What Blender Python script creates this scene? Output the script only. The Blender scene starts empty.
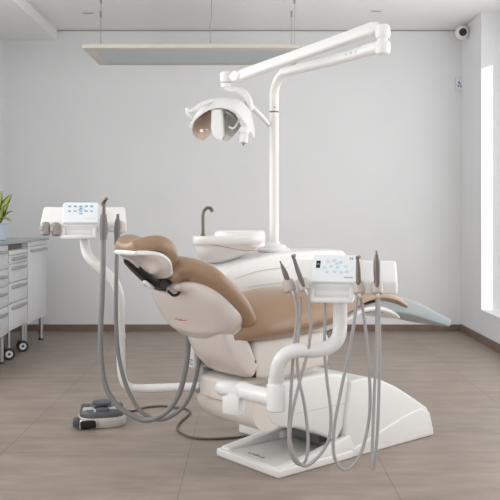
import bpy, bmesh, math, random
from mathutils import Vector, Matrix
random.seed(7)
sc = bpy.context.scene
COL = sc.collection
F, CX, CY, EYE = 811.0, 250.0, 214.0, 1.1
PI = math.pi

# ---------------------------------------------------------------- frames
def at(px, py, Y):
    return Vector(((px - CX) * Y / F, Y, EYE - (py - CY) * Y / F))
CO = (-0.0105, 3.539); CU = (0.767, 0.642); CV = (0.642, -0.767)
def ch(s, v, z):
    """chair frame: s along the chair towards the feet, v towards the dentist's side"""
    return Vector((CO[0] + s*CU[0] + v*CV[0], CO[1] + s*CU[1] + v*CV[1], z))
def ident(x, y, z): return Vector((x, y, z))
def frame(o, yaw):
    c, s = math.cos(yaw), math.sin(yaw)
    return lambda a, b, h: Vector((o[0] + a*c - b*s, o[1] + a*s + b*c, o[2] + h))

# ---------------------------------------------------------------- materials
def mat(name, col, rough=.4, metal=0, noise=.03, scale=30, bump=0.0, coat=0, trans=0, spec=.5):
    m = bpy.data.materials.new(name); m.use_nodes = True
    nt = m.node_tree; b = nt.nodes['Principled BSDF']
    b.inputs['Roughness'].default_value = rough
    b.inputs['Metallic'].default_value = metal
    b.inputs['Coat Weight'].default_value = coat
    b.inputs['Transmission Weight'].default_value = trans
    b.inputs['Specular IOR Level'].default_value = spec
    tc = nt.nodes.new('ShaderNodeTexCoord')
    n = nt.nodes.new('ShaderNodeTexNoise'); n.inputs['Scale'].default_value = scale
    n.inputs['Detail'].default_value = 4
    nt.links.new(tc.outputs['Object'], n.inputs['Vector'])
    r = nt.nodes.new('ShaderNodeValToRGB')
    r.color_ramp.elements[0].position = .3; r.color_ramp.elements[1].position = .7
    r.color_ramp.elements[0].color = (*[max(0, c*(1-noise)) for c in col], 1)
    r.color_ramp.elements[1].color = (*[min(1, c*(1+noise)) for c in col], 1)
    nt.links.new(n.outputs['Fac'], r.inputs['Fac'])
    nt.links.new(r.outputs['Color'], b.inputs['Base Color'])
    if bump:
        bp = nt.nodes.new('ShaderNodeBump'); bp.inputs['Strength'].default_value = bump
        bp.inputs['Distance'].default_value = .002
        n2 = nt.nodes.new('ShaderNodeTexNoise'); n2.inputs['Scale'].default_value = scale*8
        nt.links.new(tc.outputs['Object'], n2.inputs['Vector'])
        nt.links.new(n2.outputs['Fac'], bp.inputs['Height'])
        nt.links.new(bp.outputs['Normal'], b.inputs['Normal'])
    return m
def srgb(r, g, b):
    f = lambda c: ((c/255+.055)/1.055)**2.4 if c > 10 else c/255/12.92
    return (f(r), f(g), f(b))
M = {}
M['wall'] = mat('wall_paint', srgb(235, 236, 237), .85, noise=.01, scale=3, bump=.05)
M['ceil'] = mat('ceiling_paint', srgb(248, 248, 247), .9, noise=.01, scale=3)
M['white'] = mat('white_lacquer', srgb(236, 235, 233), .28, noise=.008, coat=.2)
M['warmwhite'] = mat('warm_white_plastic', srgb(228, 221, 214), .38, noise=.01)
M['shell'] = mat('pearl_shell', srgb(214, 205, 199), .3, noise=.01, coat=.3)
M['base'] = mat('base_lacquer', srgb(233, 232, 229), .35, noise=.008)
M['pan'] = mat('pan_grey', srgb(212, 209, 205), .5, noise=.02)
M['tan'] = mat('tan_leather', srgb(157, 128, 102), .3, noise=.03, scale=14, bump=.12)
M['black'] = mat('black_metal', (.018, .016, .015), .35, .3)
M['dark'] = mat('dark_gap', (.03, .03, .03), .6)
M['steel'] = mat('steel', (.62, .6, .58), .25, 1)
M['dsteel'] = mat('dark_steel', (.17, .15, .135), .35, .75)
M['hose'] = mat('grey_hose', srgb(172, 169, 167), .45, noise=.02)
M['dhandle'] = mat('suction_handle_grey', srgb(112, 111, 110), .4)
M['dhose'] = mat('suction_hose_grey', srgb(132, 131, 130), .4, noise=.02, bump=.1)
M['holder'] = mat('holder_taupe', srgb(190, 180, 173), .4)
M['dholder'] = mat('holder_dark', srgb(150, 142, 137), .4)
M['glass'] = mat('panel_glass', srgb(234, 239, 241), .15, noise=.006, coat=.5)
M['blue'] = mat('icon_blue', srgb(120, 172, 208), .4)
M['paleblue'] = mat('icon_pale_blue', srgb(196, 217, 229), .4)
M['red'] = mat('red_print', srgb(190, 80, 80), .4)
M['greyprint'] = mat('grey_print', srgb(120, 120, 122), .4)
M['foot'] = mat('footrest_grey', srgb(158, 166, 168), .35, noise=.02)
M['pedal'] = mat('pedal_grey', srgb(190, 186, 180), .45, noise=.03)
M['pdark'] = mat('pedal_dark', srgb(84, 86, 92), .5, noise=.03)
M['cable'] = mat('cable_dark', srgb(92, 88, 84), .5)
M['cab'] = mat('cabinet_laminate', srgb(221, 222, 225), .35, noise=.008)
M['top'] = mat('worktop_glass', srgb(128, 146, 148), .25, noise=.02, coat=.5)
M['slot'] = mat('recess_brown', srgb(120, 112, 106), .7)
M['handle'] = mat('handle_steel', (.5, .5, .51), .35, 1)
M['beige'] = mat('lamp_frame_beige', srgb(208, 204, 193), .4, noise=.02)
M['diff'] = mat('lamp_diffuser', srgb(196, 202, 204), .45, noise=.01)
M['wire'] = mat('wire_steel', (.4, .39, .37), .4, .8)
M['skirt'] = mat('skirting_tile', srgb(126, 108, 97), .5, noise=.12, scale=9)
M['pot'] = mat('pot_blue_white', srgb(198, 212, 224), .3, noise=.05, scale=20)
M['soil'] = mat('soil', (.03, .02, .015), .9, noise=.3)
M['rubber'] = mat('caster_rubber', (.03, .03, .032), .6)
M['mirror'] = mat('reflector_bronze', (.74, .6, .5), .28, .8, noise=.15, scale=18)
M['mirror2'] = mat('reflector_grey', (.62, .61, .58), .22, .8, noise=.05)
M['crystal'] = mat('lamp_crystal', (.95, .93, .9), .08, .1, noise=.05, coat=1)
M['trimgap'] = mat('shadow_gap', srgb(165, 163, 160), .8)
M['frame'] = mat('window_frame_white', srgb(235, 236, 238), .4)
M['blind'] = mat('added_blind_fabric', srgb(240, 240, 240), .9)
def floor_mat():
    m = bpy.data.materials.new('floor_tile'); m.use_nodes = True
    nt = m.node_tree; b = nt.nodes['Principled BSDF']
    tc = nt.nodes.new('ShaderNodeTexCoord')
    mp = nt.nodes.new('ShaderNodeMapping'); mp.inputs['Location'].default_value = (.28, -.30, 0)
    nt.links.new(tc.outputs['Object'], mp.inputs['Vector'])
    br = nt.nodes.new('ShaderNodeTexBrick')
    br.offset = 0; br.squash = 1
    for k, v in (('Scale', 1), ('Mortar Size', .0022), ('Mortar Smooth', .2), ('Bias', 0), ('Brick Width', .86), ('Row Height', .86)):
        br.inputs[k].default_value = v
    a = srgb(156, 143, 133); c = srgb(150, 137, 127)
    br.inputs['Color1'].default_value = (*a, 1); br.inputs['Color2'].default_value = (*c, 1)
    br.inputs['Mortar'].default_value = (*srgb(126, 113, 104), 1)
    nt.links.new(mp.outputs['Vector'], br.inputs['Vector'])
    st = nt.nodes.new('ShaderNodeMapping'); st.inputs['Scale'].default_value = (1.2, 4.0, 1)
    nt.links.new(tc.outputs['Object'], st.inputs['Vector'])
    n1 = nt.nodes.new('ShaderNodeTexNoise'); n1.inputs['Scale'].default_value = 2.6; n1.inputs['Detail'].default_value = 8; n1.inputs['Roughness'].default_value = .62
    nt.links.new(st.outputs['Vector'], n1.inputs['Vector'])
    r = nt.nodes.new('ShaderNodeValToRGB')
    r.color_ramp.elements[0].position = .3; r.color_ramp.elements[1].position = .72
    r.color_ramp.elements[0].color = (.74, .73, .72, 1); r.color_ramp.elements[1].color = (1.17, 1.17, 1.17, 1)
    nt.links.new(n1.outputs['Fac'], r.inputs['Fac'])
    mx = nt.nodes.new('ShaderNodeMix'); mx.data_type = 'RGBA'; mx.blend_type = 'MULTIPLY'; mx.inputs[0].default_value = 1
    nt.links.new(br.outputs['Color'], mx.inputs[6]); nt.links.new(r.outputs['Color'], mx.inputs[7])
    nt.links.new(mx.outputs[2], b.inputs['Base Color'])
    r2 = nt.nodes.new('ShaderNodeMapRange'); r2.inputs[3].default_value = .36; r2.inputs[4].default_value = .52
    nt.links.new(n1.outputs['Fac'], r2.inputs[0]); nt.links.new(r2.outputs[0], b.inputs['Roughness'])
    bp = nt.nodes.new('ShaderNodeBump'); bp.inputs['Strength'].default_value = .25; bp.inputs['Distance'].default_value = .0015; bp.invert = True
    nt.links.new(br.outputs['Fac'], bp.inputs['Height']); nt.links.new(bp.outputs['Normal'], b.inputs['Normal'])
    b.inputs['Specular IOR Level'].default_value = .4
    return m
M['floor'] = floor_mat()
def leaf_mat():
    m = bpy.data.materials.new('variegated_leaf'); m.use_nodes = True
    nt = m.node_tree; b = nt.nodes['Principled BSDF']; b.inputs['Roughness'].default_value = .35
    uv = nt.nodes.new('ShaderNodeUVMap'); sp = nt.nodes.new('ShaderNodeSeparateXYZ')
    nt.links.new(uv.outputs[0], sp.inputs[0])
    n = nt.nodes.new('ShaderNodeTexNoise'); n.inputs['Scale'].default_value = 9
    nt.links.new(uv.outputs[0], n.inputs['Vector'])
    ma = nt.nodes.new('ShaderNodeMath'); ma.operation = 'MULTIPLY_ADD'; ma.inputs[1].default_value = .5
    nt.links.new(n.outputs['Fac'], ma.inputs[0]); nt.links.new(sp.outputs[0], ma.inputs[2])
    r = nt.nodes.new('ShaderNodeValToRGB')
    r.color_ramp.elements[0].position = .62; r.color_ramp.elements[0].color = (*srgb(190, 196, 110), 1)
    r.color_ramp.elements[1].position = .9; r.color_ramp.elements[1].color = (*srgb(58, 92, 40), 1)
    nt.links.new(ma.outputs[0], r.inputs[0]); nt.links.new(r.outputs[0], b.inputs['Base Color'])
    return m
M['leaf'] = leaf_mat()
def glass_mat():
    m = bpy.data.materials.new('window_glass'); m.use_nodes = True
    nt = m.node_tree; nt.nodes.remove(nt.nodes['Principled BSDF'])
    t = nt.nodes.new('ShaderNodeBsdfTransparent'); g = nt.nodes.new('ShaderNodeBsdfGlossy'); g.inputs['Roughness'].default_value = .02
    mx = nt.nodes.new('ShaderNodeMixShader'); mx.inputs[0].default_value = .06
    nt.links.new(t.outputs[0], mx.inputs[1]); nt.links.new(g.outputs[0], mx.inputs[2])
    nt.links.new(mx.outputs[0], nt.nodes['Material Output'].inputs[0])
    return m
M['wglass'] = glass_mat()

# ---------------------------------------------------------------- object helpers
def thing(name, loc, label, cat, group=None):
    o = bpy.data.objects.new(name, None); COL.objects.link(o)
    o.empty_display_size = .05
    o.location = loc; o['label'] = label; o['category'] = cat
    if group: o['group'] = group
    return o
def base_loc(p):
    v = Vector((0, 0, 0)); q = p
    while q is not None:
        v = v + Vector(q.location); q = q.parent
    return v
def obj(name, bm, m, parent=None, kind=None, label=None, sharp=38):
    off = base_loc(parent) if parent is not None else Vector((0, 0, 0))
    bmesh.ops.remove_doubles(bm, verts=bm.verts, dist=1e-6)
    bmesh.ops.recalc_face_normals(bm, faces=bm.faces)
    for f in bm.faces: f.smooth = kind != 'structure'
    for e in bm.edges:
        if len(e.link_faces) == 2 and e.calc_face_angle(0) > math.radians(sharp): e.smooth = False
    if off.length: bmesh.ops.translate(bm, verts=bm.verts, vec=-off)
    me = bpy.data.meshes.new(name); bm.to_mesh(me); bm.free()
    o = bpy.data.objects.new(name, me); COL.objects.link(o)
    if m is not None: me.materials.append(m)
    o.parent = parent
    if kind: o['kind'] = kind
    if label: o['label'] = label
    return o
def struct(name, bm, m): return obj(name, bm, m, None, 'structure')
def B(): return bmesh.new()
def box(bm, lo, hi, fr=ident, bev=0, seg=2):
    t = bmesh.new()
    vs = [t.verts.new(Vector((x, y, z))) for x in (lo[0], hi[0]) for y in (lo[1], hi[1]) for z in (lo[2], hi[2])]
    for q in ((0,1,3,2), (4,6,7,5), (0,4,5,1), (2,3,7,6), (0,2,6,4), (1,5,7,3)): t.faces.new([vs[i] for i in q])
    if bev: bmesh.ops.bevel(t, geom=t.edges[:], offset=bev, segments=seg, affect='EDGES', profile=.5)
    merge(bm, t, fr); return bm
def merge(bm, t, fr=ident):
    mp = {}
    for v in t.verts: mp[v] = bm.verts.new(fr(*v.co))
    for f in t.faces:
        try: bm.faces.new([mp[v] for v in f.verts])
        except ValueError: pass
    t.free()
def prism(bm, poly, v0, v1, fr=ch, axes='svz', bev=0, seg=3, inset=None):
    """polygon in (s,z), extruded along v.  fr receives (s,v,z)"""
    t = bmesh.new()
    a = [t.verts.new(Vector((p[0], v0, p[1]))) for p in poly]
    b = [t.verts.new(Vector((p[0], v1, p[1]))) for p in poly]
    n = len(poly)
    t.faces.new(a); t.faces.new(b[::-1])
    for i in range(n): t.faces.new([a[i], b[i], b[(i+1) % n], a[(i+1) % n]])
    bmesh.ops.recalc_face_normals(t, faces=t.faces)
    if bev: bmesh.ops.bevel(t, geom=t.edges[:], offset=bev, segments=seg, affect='EDGES', profile=.5, clamp_overlap=True)
    merge(bm, t, fr); return bm
def crom(pts, n):
    """Catmull-Rom through tuples"""
    P = [tuple(p) for p in pts]; out = []
    for i in range(len(P)-1):
        p0 = P[max(i-1, 0)]; p1 = P[i]; p2 = P[i+1]; p3 = P[min(i+2, len(P)-1)]
        for k in range(n):
            t = k/n
            out.append(tuple(.5*(2*b + (c-a)*t + (2*a-5*b+4*c-d)*t*t + (3*b-a-3*c+d)*t**3) for a, b, c, d in zip(p0, p1, p2, p3)))
    out.append(P[-1]); return out
def skin_rings(bm, rings, closed=False):
    R = [[bm.verts.new(p) for p in r] for r in rings]
    n = len(R[0])
    for i in range(len(R)-1 + (1 if closed else 0)):
        a = R[i]; b = R[(i+1) % len(R)]
        for k in range(n):
            bm.faces.new([a[k], a[(k+1) % n], b[(k+1) % n], b[k]])
    if not closed:
        bm.faces.new(R[0][::-1]); bm.faces.new(R[-1])
    return bm
def tube(bm, pts, r, n=14, sub=8, smooth=True, cap=True, flat=1.0, rings_every=None):
    """pts Vectors; r number or list (per control point)"""
    rr = r if isinstance(r, (list, tuple)) else [r]*len(pts)
    C = crom([(*p, q) for p, q in zip(pts, rr)], sub) if smooth and len(pts) > 2 else [(*p, q) for p, q in zip(pts, rr)]
    V = [Vector(c[:3]) for c in C]; Q = [c[3] for c in C]
    T = []
    for i in range(len(V)):
        d = V[min(i+1, len(V)-1)] - V[max(i-1, 0)]
        T.append(d.normalized() if d.length > 1e-9 else Vector((0, 0, 1)))
    up = Vector((0, 0, 1)) if abs(T[0].z) < .9 else Vector((0, 1, 0))
    e1 = T[0].cross(up).normalized(); rings = []
    for i, t in enumerate(T):
        e1 = (e1 - t*e1.dot(t)).normalized(); e2 = t.cross(e1)
        rings.append([V[i] + Q[i]*(math.cos(2*PI*k/n)*e1 + flat*math.sin(2*PI*k/n)*e2) for k in range(n)])
    skin_rings(bm, rings); return bm
def lathe(bm, prof, origin, axis=Vector((0, 0, 1)), n=32, sx=1, sy=1):
    axis = axis.normalized()
    e1 = Vector((1, 0, 0)) if abs(axis.x) < .9 else Vector((0, 1, 0))
    e1 = (e1 - axis*e1.dot(axis)).normalized(); e2 = axis.cross(e1)
    rings = [[origin + axis*h + r*(sx*math.cos(2*PI*k/n)*e1 + sy*math.sin(2*PI*k/n)*e2) for k in range(n)] for r, h in [(max(r, 1e-4), h) for r, h in prof]]
    skin_rings(bm, rings); return bm
def sup(c, e): return math.copysign(abs(c)**(2/e), c)
def loft(bm, spine, fr=ch, v0=0, sag=0, eu=3, ed=3, n=44, sub=5, cap0=.03, cap1=.03, capn=5):
    """spine: (s, z, half width, up, down) control points; ring lies across the spine"""
    C = crom(spine, sub); rings = []
    def ring(s, z, w, u, d, tx, tz, off, k, kn):
        nx, nz = -tz, tx
        s, z = s + tx*off, z + tz*off
        out = []
        for i in range(n):
            a = 2*PI*i/n; ca, sa = math.cos(a), math.sin(a)
            e = eu if sa >= 0 else ed
            if sag and sa > 0: u_ = u*(1 - sag*max(0, 1-(sup(ca, e)*1.25)**2)) ; e = eu
            else: u_ = u
            h = (u_ if sa >= 0 else d)*sup(sa, e)*kn
            out.append(fr(s + nx*h, v0 + (w - (cap_w if k < 1 else 0)*(1-k))*sup(ca, e)*1.0, z + nz*h))
        return out
    L = len(C)
    for i, c in enumerate(C):
        a, b = C[max(i-1, 0)], C[min(i+1, L-1)]
        d = Vector((b[0]-a[0], b[1]-a[1])).normalized()
        if i == 0:
            for k in range(capn):
                th = (k+.2)/capn*PI/2
                cap_w = cap0; rings.append(ring(*c, d.x, d.y, -cap0*math.cos(th), math.sin(th), math.sin(th)))
        cap_w = 0
        rings.append(ring(*c, d.x, d.y, 0, 1, 1))
        if i == L-1:
            for k in range(capn-1, -1, -1):
                th = (k+.2)/capn*PI/2
                cap_w = cap1; rings.append(ring(*c, d.x, d.y, cap1*math.cos(th), math.sin(th), math.sin(th)))
    skin_rings(bm, rings); return bm
def text(name, body, size, m, parent, origin, ex, ey):
    cu = bpy.data.curves.new(name, 'FONT'); cu.body = body; cu.size = size; cu.extrude = .0004
    cu.align_x = 'CENTER'; cu.align_y = 'CENTER'
    to = bpy.data.objects.new(name, cu); COL.objects.link(to)
    dg = bpy.context.evaluated_depsgraph_get()
    me = bpy.data.meshes.new_from_object(to.evaluated_get(dg)); bpy.data.objects.remove(to)
    ex = ex.normalized(); ez = ex.cross(ey).normalized(); ey = ez.cross(ex)
    bm = bmesh.new(); bm.from_mesh(me); bpy.data.meshes.remove(me)
    for v in bm.verts: v.co = origin + ex*v.co.x + ey*v.co.y + ez*v.co.z
    return obj(name, bm, m, parent)

# ================================================================= setting
XL, XR, YB, ZC, YF = -2.315, 1.985, 7.627, 2.83, -0.8
XW = 2.30      # window plane
YJ = 6.96      # far side of the window recess
YN = 1.6       # near side of the recess
struct('floor', box(B(), (XL-.1, YF, -.1), (XR+.45, YB+.1, 0)), M['floor'])
struct('ceiling', box(B(), (XL-.1, YF, ZC), (XR+.45, YB+.1, ZC+.1)), M['ceil'])
struct('wall_back', box(B(), (XL-.1, YB, 0), (XR+.45, YB+.1, ZC)), M['wall'])
struct('wall_left', box(B(), (XL-.1, YF, 0), (XL, YB, ZC)), M['wall'])
bm = B()
box(bm, (XR, YJ, 0), (XR+.45, YB, ZC))
box(bm, (XR, YN, 0), (XR+.45, YJ, .259))
box(bm, (XR, YF, 0), (XR+.45, YN, ZC))
box(bm, (XW, YN, 2.56), (XR+.45, YJ, ZC))
struct('wall_right', bm, M['wall'])
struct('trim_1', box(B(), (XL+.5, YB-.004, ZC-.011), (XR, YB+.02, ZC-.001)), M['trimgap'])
struct('trim_2', box(B(), (XL, YF, 2.736), (-1.815, YB, ZC)), M['ceil'])
struct('baseboard_back', box(B(), (XL, YB-.012, 0), (XR, YB, .062), bev=.002), M['skirt'])
struct('baseboard_right', box(B(), (XR-.012, YF, 0), (XR, YB-.012, .068), bev=.002), M['skirt'])
struct('baseboard_left', box(B(), (XL, YF, 0), (XL+.012, YB-.012, .062), bev=.002), M['skirt'])
struct('trim_3', box(B(), (XR-.012, YN, .259), (XW, YJ, .283), bev=.003), M['frame'])   # sill
bm = B()
box(bm, (XW, 6.85, .283), (XW+.07, YJ, 2.56), bev=.004); box(bm, (XW, YN, .283), (XW+.07, YN+.11, 2.56), bev=.004)
box(bm, (XW, YN+.11, .283), (XW+.07, 6.85, .33), bev=.004); box(bm, (XW, YN+.11, 2.51), (XW+.07, 6.85, 2.56), bev=.004)
w = struct('window_1', bm, M['frame'])
g = obj('pane', box(B(), (XW+.03, YN+.11, .33), (XW+.036, 6.85, 2.51)), M['wglass'], w, 'structure')

wb = box(B(), (XL-.02, 1.40, .85), (XL+.02, 1.46, 2.55), bev=.003); box(wb, (XL-.02, 5.44, .85), (XL+.02, 5.50, 2.55), bev=.003)  # added window out of view, gives the left fill lamp a source
box(wb, (XL-.02, 1.46, .85), (XL+.02, 5.44, .91), bev=.003); box(wb, (XL-.02, 1.46, 2.49), (XL+.02, 5.44, 2.55), bev=.003); box(wb, (XL-.02, 3.42, .91), (XL+.02, 3.48, 2.49), bev=.003)
w2 = struct('added_window_left', wb, M['frame'])
pm = mat('added_glow_pane', srgb(236, 238, 240), .3)  # glowing pane of the added window, brightens the room
pm.node_tree.nodes['Principled BSDF'].inputs['Emission Color'].default_value = (1, 1, 1, 1); pm.node_tree.nodes['Principled BSDF'].inputs['Emission Strength'].default_value = 1.0
obj('pane', box(B(), (XL-.004, 1.46, .91), (XL+.006, 5.44, 2.49)), pm, w2, 'structure')

# ================================================================= dental chair
chair = thing('dental_chair', ch(.45, 0, 0), 'reclined dental patient chair with tan leather padding on a white lacquered base', 'dental chair')
# base plate with raised rails
bm = B()
prism(bm, [(-.016, 0), (-.016, .036), (.44, .036), (.44, 0)], -.205, .218, bev=.008)
prism(bm, [(-.005, .03), (.005, .04), (.2, .062), (.42, .105), (.46, .03)], .175, .214, bev=.006)
prism(bm, [(.0, .03), (.012, .044), (.42, .09), (.42, .03)], -.199, -.14, bev=.006)
prism(bm, [(.31, .0), (.315, .07), (.62, .075), (.62, 0)], -.45, -.12, bev=.012)
obj('base_plate', bm, M['base'], chair)
obj('plate_recess', box(B(), (.01, -.135, .0355), (.40, .172, .038), ch, .001), M['pan'], chair, label='grey inset of the base plate')
bm = B()
for k in range(5): box(bm, (.04 + .003*(k % 2), -.05+k*.022, .038), (.052 + .006*(k % 3), -.034+k*.022, .0386), ch)
obj('plate_emblem', bm, M['greyprint'], chair, label='small grey emblem on the base plate')
# hump over the foot end
bm = B()
hump = [(.40, .0), (.40, .17), (.432, .345), (.52, .352), (.64, .325), (.75, .277), (.85, .222), (.93, .175), (.985, .142), (.998, .12), (1.028, .022), (1.028, 0)]
prism(bm, hump, -.205, .208, bev=.014)
prism(bm, [(.41, .0), (.41, .03), (.62, .085), (.80, .132), (.93, .150), (1.0, .118), (1.03, .02), (1.03, 0)], -.213, .213, bev=.008)
obj('base_cover', bm, M['base'], chair)
# lift arm, rounded at the head end
def lift_prof():
    p = []
    for k in range(9):
        a = PI/2 + k/8*PI
        p.append((.02 + .085*math.cos(a), .295 + .095*math.sin(a)))
    p += [(.13, .18), (.27, .125), (.36, .085), (.425, .16), (.452, .25), (.43, .375), (.28, .40)]
    return p
obj('lift_arm', prism(B(), lift_prof(), -.195, .192, bev=.02, seg=3), M['base'], chair)
bm = B()
box(bm, (.11, .1915, .246), (.425, .1932, .2495), ch)
obj('cover_seam', bm, M['pan'], chair, label='grey seam line along the lift arm cover')
obj('arm_gap_shade', prism(B(), [(.34, .06), (.33, .10), (.37, .08), (.42, .10), (.42, .06)], -.12, .10), M['greyprint'], chair, label='dark grey wedge painting the shade under the lift arm')  # grey wedge stands in for the shade in the gap below the arm
# drum across the head end
bm = B()
tube(bm, [ch(-.04, -.225, .292), ch(-.04, -.215, .292), ch(-.04, -.19, .292), ch(-.04, -.112, .292), ch(-.04, -.11, .292), ch(-.04, -.106, .292), ch(-.04, -.104, .292), ch(-.04, .19, .292)], [.06, .078, .09, .098, .0955, .0955, .098, .094], n=36, smooth=False)
obj('hinge_drum', bm, M['warmwhite'], chair)
bm = B(); prism(bm, [(-.17, .31), (-.17, .40), (-.12, .415), (.05, .42), (.3, .43), (.3, .37), (.0, .37)], -.13, .13, bev=.015)
obj('seat_carrier', bm, M['warmwhite'], chair)
# seat frame block and recline cover
bm = B()
prism(bm, [(-.12, .425), (-.12, .58), (.30, .585), (.33, .53), (.31, .43), (.0, .405)], -.16, .19, bev=.02)
obj('seat_frame', bm, M['warmwhite'], chair)
bm = B()
loft(bm, [(-.275, .67, .12, .05, .03), (-.25, .61, .135, .07, .04), (-.205, .54, .14, .08, .05), (-.155, .475, .14, .06, .04), (-.125, .455, .14, .045, .03)], v0=.055, eu=6, ed=4, cap0=.02, cap1=.005)
obj('recline_cover', bm, M['shell'], chair)
obj('cover_edge', box(B(), (-.121, -.15, .43), (-.114, .192, .50), ch), M['dark'], chair, label='dark gap between recline cover and seat frame')
bm = B(); box(bm, (-.20, -.19, .43), (-.105, -.12, .60), ch, .012)
lb = obj('connection_box', bm, M['white'], chair)
bm = B()
for k in range(3): box(bm, (-.2012, -.18+.0*k, .447+.009*k), (-.2003, -.13-.01*(k % 2), .451+.009*k), ch)
for k in range(3): box(bm, (-.185, -.1195, .445+.009*k), (-.125-.012*(k % 2), -.1188, .449+.009*k), ch)
obj('rating_label', bm, M['greyprint'], lb, label='grey printed rating label')
# seat cushion
seat = [(-.21, .60, .20, .09, .04), (-.12, .615, .255, .11, .066), (.0, .625, .272, .122, .082), (.14, .635, .275, .132, .085), (.26, .648, .272, .122, .076), (.36, .668, .262, .10, .05),
        (.48, .702, .25, .074, .036), (.60, .715, .24, .06, .036), (.72, .696, .228, .058, .042), (.825, .658, .21, .052, .042)]
obj('seat_cushion', loft(B(), seat, eu=2.25, ed=1.6, cap0=.03, cap1=.025), M['tan'], chair)
obj('seat_shell', loft(B(), [(-.15, .575, .14, .02, .02), (.1, .572, .15, .02, .024), (.26, .585, .17, .02, .03), (.38, .625, .23, .02, .035), (.48, .660, .235, .02, .03), (.60, .662, .225, .02, .022), (.74, .628, .2, .018, .018), (.80, .604, .18, .012, .012)], eu=4, ed=2.6), M['white'], chair, label='white shell under the seat')
obj('footrest', loft(B(), [(.56, .67, .20, .015, .03), (.76, .682, .2, .02, .06), (.92, .65, .19, .02, .058), (1.1, .59, .165, .016, .042), (1.28, .532, .13, .014, .026)], eu=16, ed=12, cap0=.005, cap1=.004, n=64), M['foot'], chair, label='grey tapering footrest plate')
# backrest
back = [(-.44, .858, .12, .042, .045), (-.405, .878, .175, .052, .06), (-.345, .862, .22, .056, .072), (-.285, .806, .24, .06, .078), (-.222, .745, .25, .062, .076), (-.165, .675, .235, .06, .066)]
obj('backrest_cushion', loft(B(), back, eu=2.5, ed=2.5, cap0=.03, cap1=.035), M['tan'], chair)
shell = [(-.425, .815, .11, .02, .03), (-.39, .818, .17, .02, .05), (-.345, .796, .212, .02, .072), (-.29, .745, .234, .02, .092), (-.235, .69, .236, .02, .11), (-.205, .645, .2, .02, .10)]
bs = obj('back_shell', loft(B(), shell, eu=4, ed=2.7, cap0=.03, cap1=.03), M['shell'], chair)
# headrest
obj('headrest_bracket', loft(B(), [(-.60, .905, .02, .008, .008), (-.55, .862, .026, .010, .010), (-.505, .832, .032, .014, .014), (-.46, .812, .04, .018, .018), (-.42, .805, .04, .018, .018)], eu=3, ed=3, v0=.0), M['black'], chair)
bm = B(); tube(bm, [ch(-.495, -.03, .825), ch(-.495, .085, .825)], .018, n=20)
tube(bm, [ch(-.585, .05, .892), ch(-.55, .06, .86), ch(-.52, .07, .838), ch(-.475, .075, .828), ch(-.44, .075, .848)], .008)
tube(bm, [ch(-.475, .085, .80), ch(-.455, .09, .782), ch(-.43, .09, .785), ch(-.415, .085, .81)], .006)
obj('headrest_pivot', bm, M['black'], chair)
obj('headrest_lever', loft(B(), [(-.545, .835, .014, .006, .006), (-.53, .822, .018, .008, .008), (-.515, .812, .016, .007, .008)], eu=3, ed=3, v0=.03, cap0=.006, cap1=.006), M['white'], chair, label='small white release lever')
hr = thing('headrest', (0, 0, 0), '', '')
del hr['label']; del hr['category']
hr.parent = chair; hr.location = ch(-.62, 0, .93) - chair.location
head = [(-0.6065, 0.964, .075, .046, .018), (-0.5704, .974, .118, .054, .022), (-0.5274, .976, .132, .056, .03), (-0.4844, .955, .128, .052, .036), (-0.4517, .905, .10, .044, .03)]
obj('cushion', loft(B(), head, eu=2.6, ed=3.5, cap0=.014, cap1=.025, sag=.5), M['tan'], hr)
cup = [(-0.6117, 0.95, .076, .012, .010), (-0.5747, .95, .12, .012, .026), (-0.5317, .940, .13, .012, .058), (-0.4947, .912, .126, .012, .072), (-0.4689, .872, .10, .012, .05)]
obj('cup', loft(B(), cup, eu=4, ed=2.7, cap0=.012, cap1=.02), M['shell'], hr, label='pearl grey cup under the headrest cushion')
obj('cup_rim', loft(B(), [(a, b, c+.004, .013, .011) for a, b, c, d_, e_ in cup], eu=4, ed=4, cap0=.012, cap1=.018), M['white'], hr, label='white rim of the headrest cup')

# ================================================================= water unit with bowl
wu = thing('water_unit', ch(.5, -.45, 0), 'white cuspidor unit with spittoon bowl and tap behind the dental chair', 'dental spittoon unit')
bm = B()
prism(bm, [(.16, .79), (.2, .838), (.27, .868), (.43, .893), (.62, .905), (.98, .905), (1.02, .88), (1.04, .60), (.95, .50), (.62, .48), (.40, .56), (.24, .68)], -.64, -.36, bev=.03, seg=4)
obj('body', bm, M['white'], wu)
bm = B()
tube(bm, [ch(.22, -.358, .785), ch(.35, -.357, .812), ch(.5, -.357, .824), ch(.8, -.357, .826), ch(1.0, -.357, .82)], .0022, n=6)
tube(bm, [ch(.30, -.357, .74), ch(.45, -.357, .748), ch(.7, -.357, .75), ch(1.0, -.357, .75)], .0018, n=6)
obj('panel_seam', bm, M['pan'], wu, label='grey seams between body panels')
obj('support_column', box(B(), (.40, -.42, .03), (.55, -.30, .58), ch, .02), M['white'], wu)
bc = at(229, 240, 4.12)
bm = B()
def ering(cx, cz, rx, ry, e=2.4, n=44):
    return [Vector((cx + rx*sup(math.cos(2*PI*k/n), e), bc.y + ry*sup(math.sin(2*PI*k/n), e), cz)) for k in range(n)]
zb = bc.z
skin_rings(bm, [ering(bc.x-.07, zb-.112, .05, .05), ering(bc.x-.065, zb-.108, .07, .07), ering(bc.x-.05, zb-.085, .105, .11), ering(bc.x-.02, zb-.045, .15, .14), ering(bc.x-.005, zb-.012, .172, .15)])
obj('bowl_underside', bm, M['white'], wu)
bm = B()
skin_rings(bm, [ering(bc.x-.005, zb-.018, .175, .152, 3), ering(bc.x-.002, zb-.010, .180, .155, 3), ering(bc.x-.002, zb+.012, .183, .157, 3), ering(bc.x-.002, zb+.020, .180, .154, 3), ering(bc.x-.002, zb+.022, .172, .148, 3)])
bw = obj('ledge', bm, M['white'], wu)
bm = B()
cx = bc.x+.055
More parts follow.
